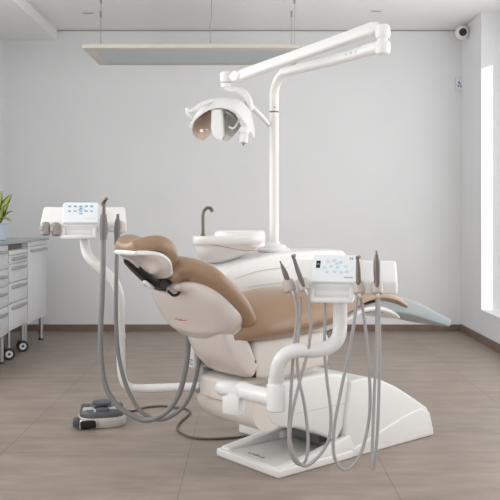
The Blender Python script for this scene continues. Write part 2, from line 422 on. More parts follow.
skin_rings(bm, [ering(cx, zb-.03, .128, .125, 2.6), ering(cx, zb+.03, .130, .128, 2.6), ering(cx, zb+.043, .126, .125, 2.6), ering(cx, zb+.047, .118, .118, 2.6), ering(cx, zb+.04, .108, .108, 2.4), ering(cx, zb+.01, .09, .09, 2.2), ering(cx, zb-.01, .04, .04, 2)])
obj('bowl', bm, M['white'], wu)
bm = B()
tube(bm, [Vector((bc.x-.178, bc.y-.03, zb-.012)), Vector((bc.x-.12, bc.y-.125, zb-.014)), Vector((bc.x-.03, bc.y-.154, zb-.026)), Vector((bc.x+.08, bc.y-.145, zb-.046)), Vector((bc.x+.165, bc.y-.06, zb-.05))], .002, n=6)
obj('bowl_seam', bm, mat('seam_brown', srgb(176, 150, 140), .5), wu, label='reddish seam line around the bowl')
fx = at(203, 236, 4.1)
bm = B()
tube(bm, [fx, fx+Vector((0, 0, .05)), fx+Vector((0, 0, .105)), fx+Vector((.006, 0, .128)), fx+Vector((.022, 0, .142)), fx+Vector((.04, 0, .138)), fx+Vector((.048, 0, .122))], .0085, n=16)
lathe(bm, [(.014, -.004), (.014, .006), (.009, .009)], fx, n=20)
obj('tap', bm, M['dsteel'], wu, label='thin curved steel water tap')

# ================================================================= operating light
P0 = ch(.594, -.495, .9)
ol = thing('operating_light', P0, 'white dental operating light on a jointed arm and tall pole', 'dental light')
bm = B(); lathe(bm, [(.085, .0), (.088, .004), (.088, .012), (.08, .018), (.068, .022), (.064, .03), (.06, .036), (.035, .044), (.03, .052)], P0 + Vector((0, 0, .0)), n=40)
obj('flange', bm, M['white'], ol)
Ya = P0.y
E1 = at(380, 47, 3.60)
pa = at(274, 112, Ya); pb = at(274, 95, Ya)
bm = B()
pts = [P0 + Vector((0, 0, .03)), P0 + Vector((0, 0, .4)), Vector((P0.x, P0.y, pa.z)), Vector((P0.x, P0.y, pb.z))]
top = Vector((P0.x, P0.y, 0)); dirv = Vector((E1.x-P0.x, E1.y-P0.y, 0)).normalized()
zt = E1.z - .004
for k in range(1, 7):
    a = k/6*PI/2
    pts.append(Vector((P0.x, P0.y, zt-.115)) + dirv*.115*(1-math.cos(a)) + Vector((0, 0, .115*math.sin(a)*1.0)))
pts.append(Vector((E1.x, E1.y, E1.z-.006)) - dirv*.35); pts.append(Vector((E1.x, E1.y, E1.z)) - dirv*.02)
tube(bm, pts, .025, n=22, sub=5)
obj('pole', bm, M['white'], ol)
bm = B(); lathe(bm, [(.0255, -.004), (.0262, -.003), (.0262, .003), (.0255, .004)], pa, n=30); lathe(bm, [(.004, .024), (.004, .0265), (.002, .027)], pa + Vector((0, 0, .022)), Vector((.1, -1, 0)), n=12)
obj('pole_collar', bm, M['greyprint'], ol, label='thin grey ring and screw on the pole')
bm = B()
J = Vector((E1.x, E1.y, 0))
lathe(bm, [(.0, -.036), (.02, -.035), (.03, -.03), (.034, -.018), (.034, .018), (.029, .026), (.022, .028), (.022, .038), (.03, .040), (.034, .05), (.034, .082), (.029, .094), (.018, .10), (.0, .102)], E1 + Vector((.012, 0, .0)), n=30)
tube(bm, [E1 - dirv*.11, E1 - dirv*.05, E1 + Vector((.01, 0, 0))], [.027, .029, .028], n=22)
obj('elbow_joint', bm, M['white'], ol)
S1 = at(374, 28.5, 3.62); S2 = at(238, 76.5, 4.12)
ax = (S2-S1).normalized()
bm = B()
up = Vector((0, 0, 1)); up = (up - ax*up.dot(ax)).normalized(); sd = ax.cross(up)
def oct_ring(c, w, h, n=28, e=3.4): return [c + sd*w*sup(math.cos(2*PI*k/n), e) + up*h*sup(math.sin(2*PI*k/n), e) for k in range(n)]
Lr = (S2-S1).length
skin_rings(bm, [oct_ring(S1 - ax*.02, .018, .022), oct_ring(S1 + ax*.005, .024, .030), oct_ring(S1 + ax*.02, .025, .029), oct_ring(S1 + ax*Lr*.5, .024, .027), oct_ring(S2 - ax*.06, .025, .027), oct_ring(S2-ax*.01, .024, .025), oct_ring(S2, .018, .018)])
obj('spring_arm', bm, M['white'], ol)
for k in range(3):
    bm = B(); c = E1 - dirv*(.14+.035*k)
    lathe(bm, [(.006, .0235), (.006, .0275), (.003, .028)], c + Vector((0, 0, -.004)), Vector((-.72, -.69, .1)), n=12)
    obj('arm_screw', bm, M['pan'], ol, label='grey screw on the lower arm')
H0 = at(226, 78, 4.15)
bm = B()
tube(bm, [S2 - ax*.03, S2 + ax*.015, H0 + Vector((.02, 0, 0.006)), H0], [.028, .027, .026, .024], n=20)
lathe(bm, [(.0, -.052), (.022, -.05), (.026, -.045), (.026, -.026), (.024, -.024), (.029, -.022), (.031, .01), (.03, .024), (.02, .033), (.0, .036)], H0, n=28)
lathe(bm, [(.0, -.03), (.022, -.03), (.027, -.026), (.027, .026), (.022, .03), (.0, .03)], S2 + ax*.002, sd, n=26)
obj('wrist_joint', bm, M['white'], ol)
bm = B(); lathe(bm, [(.0262, -.0265), (.0268, -.026), (.0268, -.0235), (.0262, -.023)], H0, n=28)
obj('joint_ring', bm, M['greyprint'], ol, label='thin grey ring under the wrist joint')
Yl = 4.15
bm = B()
tube(bm, [at(226, 86, Yl), at(230, 89, Yl), at(238, 90, Yl), at(245, 94, Yl), at(249, 101, Yl), at(250, 110, Yl+.02)], [.017, .017, .017, .018, .018, .016], n=18)
obj('yoke', bm, M['white'], ol)
bm = B()
tube(bm, [at(246, 101, Yl+.02), at(250, 105, Yl+.03), at(262, 117, Yl+.1), at(269, 125, Yl+.14)], [.012, .0135, .0135, .012], n=16, smooth=False)
obj('rear_handle', bm, M['white'], ol)
# curved hood
front = [(189, 128), (195, 119), (202, 112.5), (210, 108), (219, 106), (229, 107), (236, 110.5), (242, 118), (248, 126.5), (254.5, 138)]
backc = [(194, 120), (199, 111), (206, 103), (213, 99), (222, 97.5), (233, 98), (243, 101), (249, 107), (252, 116), (255, 130)]
fr3 = crom([tuple(at(x, y, 4.03)) for x, y in front], 4); bk3 = crom([tuple(at(x, y, 4.17)) for x, y in backc], 4)
bm = B(); rows = []
for t in range(7):
    u = t/6
    rows.append([Vector(a).lerp(Vector(b), u) + Vector((0, 0, .016*math.sin(PI*u))) for a, b in zip(fr3, bk3)])
thick = .009
rings = []
for i in range(len(fr3)):
    up_side = [rows[t][i] for t in range(7)]
    dn_side = [rows[t][i] + Vector((0, .0, -thick)) for t in range(6, -1, -1)]
    rings.append(up_side + dn_side)
skin_rings(bm, rings)
obj('hood', bm, M['white'], ol)
def dish(bm, outline, Yc, depth, thick=.006, rows=7):
    """a shallow concave dish whose rim follows the outline and whose middle lies further back and up"""
    P = [at(x, y, Yq) for x, y, Yq in outline]
    c = sum(P, Vector((0, 0, 0)))/len(P)
    nrm = depth
    def lay(off):
        R = []
        for k in range(rows):
            t = 1 - k/rows
            R.append([c + (p-c)*t + nrm*(1-t*t) + off for p in P])
        return R
    A = lay(Vector((0, 0, 0))); Bk = lay(nrm.normalized()*thick)
    skin_rings(bm, Bk[::-1] + A)
dn = Vector((-.01, .055, .045))
# stations closed outlines (px, py, Y)
bm = B()
dish(bm, [(192, 129, 4.03), (195, 121, 4.06), (200, 114.5, 4.09), (206, 110.5, 4.1), (212, 110, 4.1), (213, 120, 4.06), (213.5, 131, 4.02), (208, 137, 4.0), (203, 141, 3.99), (197, 139, 4.0), (193, 135, 4.01)], 4.05, dn)
obj('reflector', bm, M['mirror'], ol, label='bronze tinted left reflector dish')
bm = B()
dish(bm, [(220, 109, 4.08), (228, 110, 4.09), (235, 114, 4.09), (239, 121, 4.08), (241, 127, 4.06), (235, 134, 4.03), (228, 141.5, 4.0), (222, 140, 4.0), (220, 128, 4.03), (220, 118, 4.06)], 4.05, dn)
obj('reflector', bm, M['mirror2'], ol, label='grey right reflector dish')
bm = B()
for x, y, r in ((198, 133, .011), (202, 131, .014), (205, 134, .012), (201, 136, .009), (207, 130, .008)):
    c = at(x, y, 4.045)
    t = bmesh.new(); bmesh.ops.create_icosphere(t, subdivisions=1, radius=r)
    merge(bm, t, lambda a, b, d, c=c: c + Vector((a, b, d)))
obj('bulb', bm, M['crystal'], ol, label='clear faceted lamp bulb')
bm = B()
hs = [at(211, 108, 4.04), at(222, 108, 4.04), at(223.5, 139, 3.96), at(220, 141.5, 3.95), at(214, 138, 3.95), at(211, 132, 3.97)]
t = bmesh.new()
a = [t.verts.new(p) for p in hs]; b = [t.verts.new(p + Vector((.006, .085, .02))) for p in hs]
t.faces.new(a); t.faces.new(b[::-1])
for i in range(len(hs)): t.faces.new([a[i], b[i], b[(i+1) % len(hs)], a[(i+1) % len(hs)]])
bmesh.ops.recalc_face_normals(t, faces=t.faces); bmesh.ops.bevel(t, geom=t.edges[:], offset=.008, segments=3, affect='EDGES')
merge(bm, t); obj('lamp_housing', bm, M['white'], ol)
bm = B()
tube(bm, [at(229, 127, 4.03), at(233, 128.5, 4.02), at(237, 124, 4.05), at(239.5, 119, 4.07)], .005, n=10)
obj('lens_guard', bm, M['white'], ol)
bm = B()
tube(bm, [at(212, 101, 4.08), at(203, 104, 4.04), at(194, 109.5, 4.0), at(189, 111, 3.98), at(187, 108.5, 3.97)], [.011, .012, .010, .009, .007], n=14)
tube(bm, [at(187, 108, 3.97), at(187.5, 113, 3.97), at(189.5, 117, 3.98), at(192, 120, 4.0)], [.008, .008, .008, .006], n=14)
obj('grip_handle', bm, M['white'], ol)
bm = B(); lathe(bm, [(.02, .0), (.022, .006), (.022, .045), (.026, .048), (.026, .075), (.02, .08)], at(243.5, 143, 4.02), Vector((.08, .12, 1)), n=24)
obj('grip_knob', bm, M['white'], ol)
bm = B(); lathe(bm, [(.005, -.012), (.005, 0)], at(243.5, 143, 4.02), Vector((.08, .12, 1)), n=10)
obj('switch_pin', bm, M['dsteel'], ol)

from mathutils.bvhtree import BVHTree
def surf(o, px_, py_):
    off = base_loc(o); T = BVHTree.FromPolygons([v.co + off for v in o.data.vertices], [p.vertices[:] for p in o.data.polygons])
    c = Vector((0, 0, EYE)); h = T.ray_cast(c, (at(px_, py_, 1) - c).normalized())
    return h[0], h[1]
bm = B()
for l in ([(174.5, 318.6), (177, 319), (180, 319.4)], [(179, 320.2), (183, 320.3), (187, 320.2)], [(176, 317.6), (176.5, 319)], [(181, 318.6), (182, 320.2)]):
    p = [surf(bs, *q) for q in l]
    if all(k[0] is not None for k in p): tube(bm, [k[0] + k[1]*.0006 for k in p], .0016, n=6, sub=3)
obj('shell_emblem', bm, M['red'], chair, label='thin red printed mark on the back shell')

# ================================================================= trays
def icons(parent, pf, ex, ey, spots, name='touch_icon'):
    for k, (a, b, w, h, mm) in enumerate(spots):
        bm = B(); c = pf(a, b)
        n = ex.cross(ey).normalized()
        t = bmesh.new()
        q = [t.verts.new(c + ex*sx*w + ey*sy*h + n*d) for d in (0, .0006) for sx, sy in ((-1, -1), (1, -1), (1, 1), (-1, 1))]
        for f in ((3, 2, 1, 0), (4, 5, 6, 7), (0, 1, 5, 4), (1, 2, 6, 5), (2, 3, 7, 6), (3, 0, 4, 7)): t.faces.new([q[i] for i in f])
        merge(bm, t); obj(name, bm, mm, parent)
def tray(root, o, yaw, wl, wr, tilt, ph, pw, lipw):
    fr = frame(o, yaw)
    # wings: a slab that leans back
    def wing(a0, a1, taper):
        bm = B()
        poly = [(-.01, -.035), (.075, -.02), (.125, .068), (.115, .082), (.075, .082), (-.01, .012)]
        prism(bm, poly, a0, a1, fr=lambda s, v, z: fr(v*(1 - (.62*max(0, z-.02)) * (1 if abs(v) > .12 else 0)), s, z), bev=.016, seg=4)
        return bm
    obj('tray_wing', wing(-wl, -.07, 0), M['white'], root)
    obj('tray_wing', wing(.07, wr, 0), M['white'], root)
    bm = B()
    ct, st = math.cos(tilt), math.sin(tilt)
    prism(bm, [(-.035, -.03), (-.045, -.005), (-.045, .004), (-.045+ph*ct, .004+ph*st), (.105, .07), (.10, -.03)], -pw/2-.004, pw/2+.004, fr=lambda s, v, z: fr(v, s, z), bev=.008, seg=3)
    obj('console', bm, M['white'], root)
    # front grip: a lip below the screen held by two cheeks
    bm = B()
    prism(bm, [(-.085, -.062), (-.085, -.045), (.06, -.035), (.06, -.055)], -lipw, lipw*.86, fr=lambda s, v, z: fr(v, s, z), bev=.006)
    prism(bm, [(-.06, -.05), (-.045, -.01), (.05, -.01), (.05, -.05)], -lipw, -lipw+.016, fr=lambda s, v, z: fr(v, s, z), bev=.004)
    prism(bm, [(-.06, -.05), (-.045, -.01), (.05, -.01), (.05, -.05)], lipw*.86-.016, lipw*.86, fr=lambda s, v, z: fr(v, s, z), bev=.004)
    box(bm, (-lipw+.01, -.038, -.05), (lipw*.86-.01, .05, -.012), fr, .004)
    obj('front_grip', bm, M['white'], root)
    # screen
    ex = fr(1, 0, 0)-fr(0, 0, 0); ey = fr(0, ct, st)-fr(0, 0, 0); nn = ex.cross(ey).normalized()
    org = fr(0, -.047, .006) + nn*.002
    pf = lambda a, b: org + ex*a + ey*b + nn*.0062
    bm = B()
    t = bmesh.new(); q = [t.verts.new(org + ex*sx*pw/2 + ey*b + nn*d) for d in (-.004, .006) for sx, b in ((-1, .0), (1, .0), (1, ph), (-1, ph))]
    for f in ((3, 2, 1, 0), (4, 5, 6, 7), (0, 1, 5, 4), (1, 2, 6, 5), (2, 3, 7, 6), (3, 0, 4, 7)): t.faces.new([q[i] for i in f])
    bmesh.ops.bevel(t, geom=t.edges[:], offset=.003, segments=2, affect='EDGES')
    merge(bm, t)
    cp = obj('control_panel', bm, M['glass'], root, label='pale glass touch panel')
    return fr, cp, pf, ex, ey
def holder(root, c, w=.018, h=.03, m=None, tiltx=0):
    bm = B()
    lathe(bm, [(w*.8, -h*.5), (w, -h*.4), (w, h*.2), (w*.9, h*.5), (w*.6, h*.55)], c, Vector((tiltx, .25, 1)), n=20, sy=1.2)
    obj('instrument_holder', bm, m or M['holder'], root)

# ---- dentist side
T1 = at(335, 284, 2.98)
du = thing('delivery_unit', at(335, 300, 2.98), 'white instrument tray with touch screen on a bent white arm in front of the seat', 'dental instrument tray')
fr1, cp, pf, ex, ey = tray(du, T1, math.radians(-12), .185, .225, math.radians(46), .132, .165, .085)
sp = []
for a, b in ((-.028, .098), (-.005, .103), (.02, .094), (-.038, .068), (-.014, .074), (.01, .07), (.038, .074), (-.028, .048), (.0, .05), (.024, .046), (.045, .05), (.006, .088)):
    sp.append((a, b, .0065, .0055, M['paleblue']))
icons(cp, pf, ex, ey, sp)
icons(cp, pf, ex, ey, [(-.062, .083, .0075, .017, M['black'])], 'display')
icons(cp, pf, ex, ey, [(-.062, .085, .004, .004, M['glass'])], 'digit')
icons(cp, pf, ex, ey, [(.04+.008*k, .022, .003, .002, M['red']) for k in range(4)], 'red_mark')
text('panel_letter', 'N', .017, M['black'], cp, pf(.058, .112), ex, ey)
for px_, py_, Yh, tx in ((289, 286, 2.945, -.3), (303, 285, 2.93, -.3), (359, 288, 2.865, 0), (377, 288, 2.845, 0)):
    holder(du, at(px_, py_, Yh), .0215, .044, M['holder'], tx)
bm = B()
Yd = 3.05
tube(bm, [at(340, 290, 2.99), at(340, 306, 2.99), at(340, 325, 2.99), at(338, 338, 2.98), at(329, 347, 2.97), at(314, 350.5, 2.95), at(297, 350.5, 2.94), at(284, 356, 2.94), at(277.5, 368, 2.95), at(276, 384, 2.97)], .0265, n=22, sub=6)
obj('bent_arm', bm, M['white'], du)
bm = B()
q = at(276, 396, 2.97)
lathe(bm, [(.0, -.055), (.03, -.054), (.034, -.05), (.034, .04), (.031, .046), (.029, .046), (.029, .066), (.026, .067)], q, n=28)
obj('elbow', bm, M['white'], du)
bm = B()
s0 = at(227, 388.5, 3.24)
tube(bm, [s0 - (q-s0)*.12, s0, s0 + (q-s0)*.3, s0 + (q-s0)*.31, s0 + (q-s0)*.36, s0 + (q-s0)*.37, q + Vector((0, 0, -.012))], [.03, .034, .034, .036, .036, .0325, .031], n=24, smooth=False)
obj('horizontal_arm', bm, M['white'], du)
bm = B(); box(bm, (-.038, -.03, -.035), (.038, .03, .035), frame(at(234, 404.5, 3.15), math.radians(-30)), .008)
obj('arm_stop_box', bm, M['white'], du)
bm = B(); tube(bm, [at(234, 390, 3.19), at(234, 400, 3.16)], .022, n=16)
obj('stop_stem', bm, M['warmwhite'], du)

def handpiece(label, tip, mid, low, hose, m, r=.0085, kind='slim', group='handpieces on the front tray'):
    """tip/mid/low along the instrument (Vectors), hose a list of Vectors"""
    t = thing('dental_handpiece', low, label, 'dental instrument', group)
    bm = B()
    if kind == 'slim':
        tube(bm, [low, low.lerp(mid, .5), mid, mid.lerp(tip, .4), mid.lerp(tip, .7)], [r, r*1.12, r*1.15, r*.8, r*.55], n=16, sub=4)
    else:
        tube(bm, [low, low.lerp(mid, .4), mid, mid.lerp(tip, .6), tip], [r, r*1.1, r, r*.8, r*.7], n=16, sub=4)
    obj('handle', bm, m, t)
    bm = B()
    if kind == 'slim': tube(bm, [mid.lerp(tip, .68), tip], [r*.4, r*.28], n=10, smooth=False)
    else:
        d = (tip-mid).normalized()
        tube(bm, [tip - d*.004, tip + d*.004, tip + d*.008 + Vector((.006, -.008, -.002))], [r*.8, r*.9, r*.75], n=12, smooth=False)
    obj('tip', bm, M['dsteel'], t)
    bm = B(); tube(bm, [low + (low-mid).normalized()*.0, low + (low-mid).normalized()*.03], [r*.9, r*.55], n=14, smooth=False)
    obj('coupling', bm, M['steel'], t)
    bm = B(); tube(bm, [low] + hose, .0059, n=12, sub=8)
    obj('hose', bm, M['hose'], t)
def pth(l, Y0, Y1):
    n = len(l)-1
    return [at(x, y, Y0 + (Y1-Y0)*(i/n)) for i, (x, y) in enumerate(l)]
handpiece('slim steel handpiece leaning at the far left end of the front tray', at(280, 261, 2.95), at(285, 273, 2.94), at(291, 289, 2.93),
          pth([(295, 296), (297.5, 315), (294.5, 342), (292, 375), (290, 410), (288.5, 435), (291, 454), (298, 464), (305.5, 461), (308, 440), (304.5, 405), (298, 374), (297.5, 346), (300, 318), (301, 297)], 2.93, 3.04), M['dsteel'])
handpiece('darker angled handpiece leaning just left of the front touch screen', at(293.5, 257, 2.93), at(298, 271, 2.92), at(304, 287, 2.91),
          pth([(307.5, 296), (311, 320), (308, 350), (299, 384), (292, 414), (290, 440), (296, 458), (305, 466), (318, 457), (328.5, 440), (331, 415), (327, 380), (324.5, 350), (325, 320), (325, 301)], 2.91, 3.02), M['dsteel'], kind='angle')
handpiece('blunt dark handpiece standing upright just right of the front touch screen', at(357.6, 258.5, 2.86), at(358.2, 270, 2.855), at(358.7, 288, 2.85),
          pth([(357.5, 297), (354.5, 320), (349.5, 350), (341, 390), (334, 430), (334.5, 457), (345, 470), (358, 459), (366, 436), (370, 405), (368.5, 362), (365, 325), (361, 298)], 2.85, 2.98), M['dsteel'], kind='angle')
handpiece('tall pointed steel handpiece upright at the right end of the front tray', at(376.4, 250.5, 2.84), at(376.8, 263, 2.838), at(377.2, 288, 2.83),
          pth([(378.5, 297), (379.5, 340), (379, 385), (377.5, 430), (375, 458), (373, 469), (372, 458), (373, 430), (374.5, 390), (376.5, 345), (377, 298)], 2.83, 2.97), M['dsteel'], r=.0105)

# ---- assistant side
T2 = at(81, 225, 3.68)
au = thing('assistant_unit', at(88, 245, 3.68), 'white assistant tray with blue touch icons on a curved pipe left of the headrest', 'dental instrument tray')
fr2, cp2, pf2, ex2, ey2 = tray(au, T2, math.radians(9), .178, .205, math.radians(52), .118, .155, .083)
sp = [(-.05+.0245*k, .093, .0065, .005, M['blue']) for k in range(5)] + [(-.05+.0245*k, .066, .0065, .004, M['blue']) for k in (0, 1, 2, 3, 4)] + [(.0, .08, .007, .005, M['blue']), (.0, .052, .0075, .004, M['blue']), (-.012, .074, .005, .004, M['paleblue']), (.014, .074, .005, .004, M['paleblue'])]
icons(cp2, pf2, ex2, ey2, sp)
icons(cp2, pf2, ex2, ey2, [(.03+.009*k, .022, .0035, .002, M['pan']) for k in range(4)], 'grey_mark')
for px_, py_, Yh in ((45.5, 229, 3.60), (56, 229.5, 3.61)):
    c = at(px_, py_, Yh)
    bm = B(); lathe(bm, [(.014, -.028), (.019, -.024), (.021, .0), (.02, .022), (.014, .030), (.006, .031)], c, Vector((-.05, .2, 1)), n=22)
    hb = obj('instrument_holder', bm, M['dholder'], au, label='grey empty suction holder')
    bm = B(); box(bm, (-.021, -.024, -.008), (-.006, -.014, .014), frame(c, 0), .003)
    obj('clip', bm, M['holder'], hb)
for px_, py_, Yh in ((103.5, 228, 3.62), (119, 227, 3.66)):
    c = at(px_, py_, Yh)
    bm = B(); lathe(bm, [(.015, -.03), (.02, -.026), (.021, .0), (.02, .02), (.017, .026)], c, Vector((0, .1, 1)), n=22)
    obj('instrument_holder', bm, M['holder'], au)
bm = B()
Yp = 3.66
tube(bm, [at(84, 232, 3.70), at(85.5, 248, 3.68), at(90, 258.5, Yp), at(102, 269, Yp), at(114, 281, Yp), at(119.5, 298, Yp), at(120.5, 330, Yp), at(121, 360, Yp), at(123, 379, Yp), at(128.5, 386.5, Yp), at(140, 388.5, Yp), at(170, 387.5, 3.64), at(200, 386.5, 3.60)], [.022]*6+[.020]*2+[.019]*5, n=20, sub=6)
obj('bent_arm', bm, M['white'], au)
bm = B(); lathe(bm, [(.0215, -.012), (.0235, -.010), (.0235, .01), (.0215, .012)], at(120.5, 336, Yp), n=26)
obj('arm_collar', bm, M['white'], au)
bm = B(); tube(bm, [at(196, 388, 3.61), at(204, 386, 3.60), at(208, 381, 3.59), at(209, 368, 3.58)], [.022, .025, .026, .026], n=18)
obj('arm_socket', bm, M['foot'], au, label='grey socket joining the arm to the chair')

# suction hoses
def suction(label, nozzle_pts, nr, body_pts, br, hose_pts, hr_):
    t = thing('suction_hose', hose_pts[0], label, 'suction hose', 'suction hoses on the left tray')
    obj('nozzle', tube(B(), nozzle_pts, nr, n=14, sub=5), M['dsteel'], t, label='dark steel nozzle')
    obj('handle', tube(B(), body_pts, br, n=18, sub=5), M['dhandle'], t)
    obj('hose', tube(B(), hose_pts, hr_, n=14, sub=8), M['dhose'], t)
suction('thick grey suction hose with angled nozzle beside the left touch screen',
        [at(103.5, 216, 3.57), at(103.8, 207, 3.57), at(103.5, 202.5, 3.57), at(105.5, 199.5, 3.56), at(107, 198, 3.56)], [.010, .008, .010, .008, .0075],
        [at(103.3, 240, 3.56), at(103.4, 228, 3.565), at(103.5, 220, 3.57), at(103.6, 214, 3.57)], [.0145, .0165, .0165, .012],
        pth([(103.3, 240), (103, 270), (102, 300), (100.5, 330), (101, 358), (105.5, 386), (117, 405), (133, 416), (148, 420), (165, 413), (178, 396), (185, 372), (188, 348), (188, 334)], 3.56, 3.46), .0118)
suction('thinner grey suction hose with straight nozzle at the right end of the left tray',
        [at(117.5, 224, 3.62), at(117.8, 217, 3.62), at(118, 214, 3.62)], [.009, .007, .006],
        [at(117, 245, 3.61), at(117.2, 232, 3.615), at(117.5, 224, 3.62), at(117.6, 219, 3.62)], [.012, .0135, .0135, .010],
        pth([(117, 245), (116.5, 270), (116, 300), (116.5, 330), (119, 358), (126, 385), (138, 408), (152, 418), (164, 419), (180, 410), (191, 394), (197.5, 370), (200, 345), (200, 334)], 3.61, 3.5), .0092)

# ================================================================= foot pedal
fp0 = Vector(((102-CX)*4.27/F, 4.27, 0))
fpd = thing('foot_pedal', fp0, 'grey foot control pedal with round button on the floor left of the chair', 'foot pedal')
fpf_ = frame(fp0, math.radians(12)); fpf = lambda a, b, c: fpf_(a, b, c*1.3)
bm = B()
def ped_ring(k, z, e=3.0, n=40): return [fpf(.125*k*sup(math.cos(2*PI*i/n), e)+.0, .12*k*sup(math.sin(2*PI*i/n), e), z) for i in range(n)]
skin_rings(bm, [ped_ring(.98, .002), ped_ring(1.0, .008), ped_ring(1.0, .03), ped_ring(.96, .037), ped_ring(.85, .048)])
obj('base', bm, M['pedal'], fpd)
bm = B(); skin_rings(bm, [ped_ring(.93, .039), ped_ring(.92, .053), ped_ring(.84, .062), ped_ring(.7, .066)])
obj('upper_shell', bm, M['pdark'], fpd, label='dark grey upper shell')
bm = B()
for a, b, w, h in ((-.07, -.03, .03, .03), (.06, -.035, .035, .03), (-.02, -.075, .025, .02), (.02, .05, .05, .025)):
    box(bm, (a-w, b-h, .05), (a+w, b+h, .069), fpf, .006)
obj('top_inlay', bm, M['pedal'], fpd)
for a, b, w, d in ((-.085, .02, .024, .03), (.085, .015, .024, .03), (0, -.079, .035, .019)):
    obj('side_switch', box(B(), (a-w, b-d, .052), (a+w, b+d, .075), fpf, .008), M['pdark'], fpd)
bm = B(); lathe(bm, [(.03, .08), (.03, .098), (.05, .101), (.052, .107), (.050, .115), (.03, .118)], fp0, n=36)
obj('round_button', bm, M['pdark'], fpd)
bm = B(); box(bm, (-.108, -.128, .006), (-.035, -.085, .034), fpf, .002)
obj('toe_slot', bm, M['black'], fpd, label='black opening at the front')
bm = B(); tube(bm, [fpf(-.112, -.128, .006), fpf(-.112, -.128, .034), fpf(-.07, -.13, .040), fpf(-.034, -.13, .034), fpf(-.03, -.13, .006)], .0045, n=10, sub=5)
obj('slot_rim', bm, M['steel'], fpd)
bm = B(); box(bm, (-.15, -.12, .010), (-.116, -.05, .040), fpf, .008)
obj('side_lever', bm, M['pdark'], fpd)
bm = B()
cb = []
for x, y in ((124, 411), (133, 411), (145, 407.5), (160, 406), (173, 407), (186, 409), (190, 412.5), (186, 417), (178.5, 424), (178, 430), (186, 435.5), (200, 438.5), (222, 438.5), (245, 436.5), (263, 434)):
    Yq = (EYE-.006)*F/(y-CY); cb.append(at(x, y, Yq))
cb.append(ch(.34, -.33, .02))
tube(bm, cb, .0058, n=10, sub=8)
obj('cable', bm, M['cable'], fpd, label='dark cable curling across the floor')

# ================================================================= cabinets
XFR = -1.79
WA = Vector((.4, -.92, 0)).normalized()
def handle(parent, y0, y1, z, x=XFR):
    bm = B(); m_ = (y0+y1)/2; L = (y1-y0)
    tube(bm, [Vector((x-.002, y0, z-.004)), Vector((x+.022, y0+.02, z)), Vector((x+.030, m_, z+.003)), Vector((x+.022, y1-.02, z)), Vector((x-.002, y1, z-.004))], [.007, .008, .009, .008, .007], n=12, sub=6, flat=1.3)
    obj('handle', bm, M['handle'], parent)
def drawer(root, y0, y1, z0, z1, hz, name='drawer'):
    d = obj(name, box(B(), (XFR-.018, y0+.004, z0+.003), (XFR, y1-.004, z1-.003), bev=.002), M['cab'], root)
    if hz: handle(d, y0+.07, y1-.07, hz)
    return d
def legs(root, y0, y1):
    for x in (XFR-.04, XFR-.42):
        for y in (y0+.05, y1-.04):
            bm = B(); lathe(bm, [(.019, .012), (.019, .215)], Vector((x, y, 0)), n=18)
            l = obj('leg', bm, M['handle'], root)
            bm = B(); lathe(bm, [(.021, 0), (.021, .012), (.018, .014)], Vector((x, y, 0)), n=18); obj('foot', bm, M['rubber'], l)
ZT = .873
c3 = thing('base_cabinet', (-2.03, 6.83, 0), 'white one-door cabinet on steel legs at the far end of the worktop', 'cabinet', 'cabinets along the left wall')
obj('carcass', box(B(), (-2.29, 6.535, .205), (XFR-.018, 7.14, ZT), bev=.002), M['cab'], c3)
d = obj('top_strip', box(B(), (XFR-.018, 6.54, .838), (XFR-.001, 7.137, ZT), bev=.002), M['cab'], c3)
d = obj('door', box(B(), (XFR-.018, 6.54, .215), (XFR, 7.137, .832), bev=.002), M['cab'], c3); handle(d, 6.62, 7.08, .80)
legs(c3, 6.535, 7.14)
c1 = thing('base_cabinet', (-2.03, 5.65, 0), 'white drawer cabinet on steel legs cut off by the left edge of the photo', 'cabinet', 'cabinets along the left wall')
obj('carcass', box(B(), (-2.29, 5.25, .205), (XFR-.018, 6.005, ZT), bev=.002), M['cab'], c1)
for z0, z1 in ((.70, ZT), (.575, .695), (.425, .57), (.215, .42)): drawer(c1, 5.25, 6.005, z0, z1, z1-.05)
legs(c1, 5.25, 6.005)
c2 = thing('drawer_trolley', (-2.03, 6.27, 0), 'white drawer trolley on casters parked between the two fixed cabinets', 'drawer trolley')
obj('carcass', box(B(), (-2.27, 6.02, .222), (XFR-.018, 6.52, .826), bev=.002), M['cab'], c2)
drawer(c2, 6.02, 6.52, .79, .826, None, 'shelf_edge')
for z0, z1, hz in ((.725, .788, .762), (.585, .722, .69), (.43, .582, .55), (.225, .427, .395)): drawer(c2, 6.02, 6.52, z0, z1, hz)
for x in (XFR-.035, XFR-.42):
    for y in (6.13, 6.50):
        bm = B(); tube(bm, [Vector((x, y, .04)), Vector((x, y, .225))], .014, n=12); box(bm, (x-.03, y-.03, .085), (x+.016, y+.03, .10), bev=.004)
        k = obj('caster', bm, M['handle'], c2)
        bm = B()
        for sx in (-.024, .016):
            lathe(bm, [(.02, -.004), (.038, -.003), (.045, .004), (.045, .016), (.038, .022), (.02, .022)], Vector((x, y, .0455)) + WA*sx, WA, n=26)
        wv = obj('wheel', bm, M['rubber'], k)
        bm = B(); lathe(bm, [(.0, .037), (.02, .039), (.027, .0395), (.028, .036)], Vector((x, y, .0455)), WA, n=22)
        obj('hubcap', bm, M['cab'], k)
wt = obj('worktop', box(B(), (XL+.005, 5.2, ZT+.001), (XFR+.018, 7.155, .893), bev=.003), M['top'])
wt['label'] = 'grey green glass worktop running over the white cabinets'; wt['category'] = 'worktop'
# dark recess above trolley is the open gap; its back panel belongs to the far cabinet run
pb_ = obj('gap_panel', box(B(), (-2.29, 6.01, .83), (XFR-.05, 6.53, ZT-.001)), M['slot'], c3, label='brown back panel of the open slot')

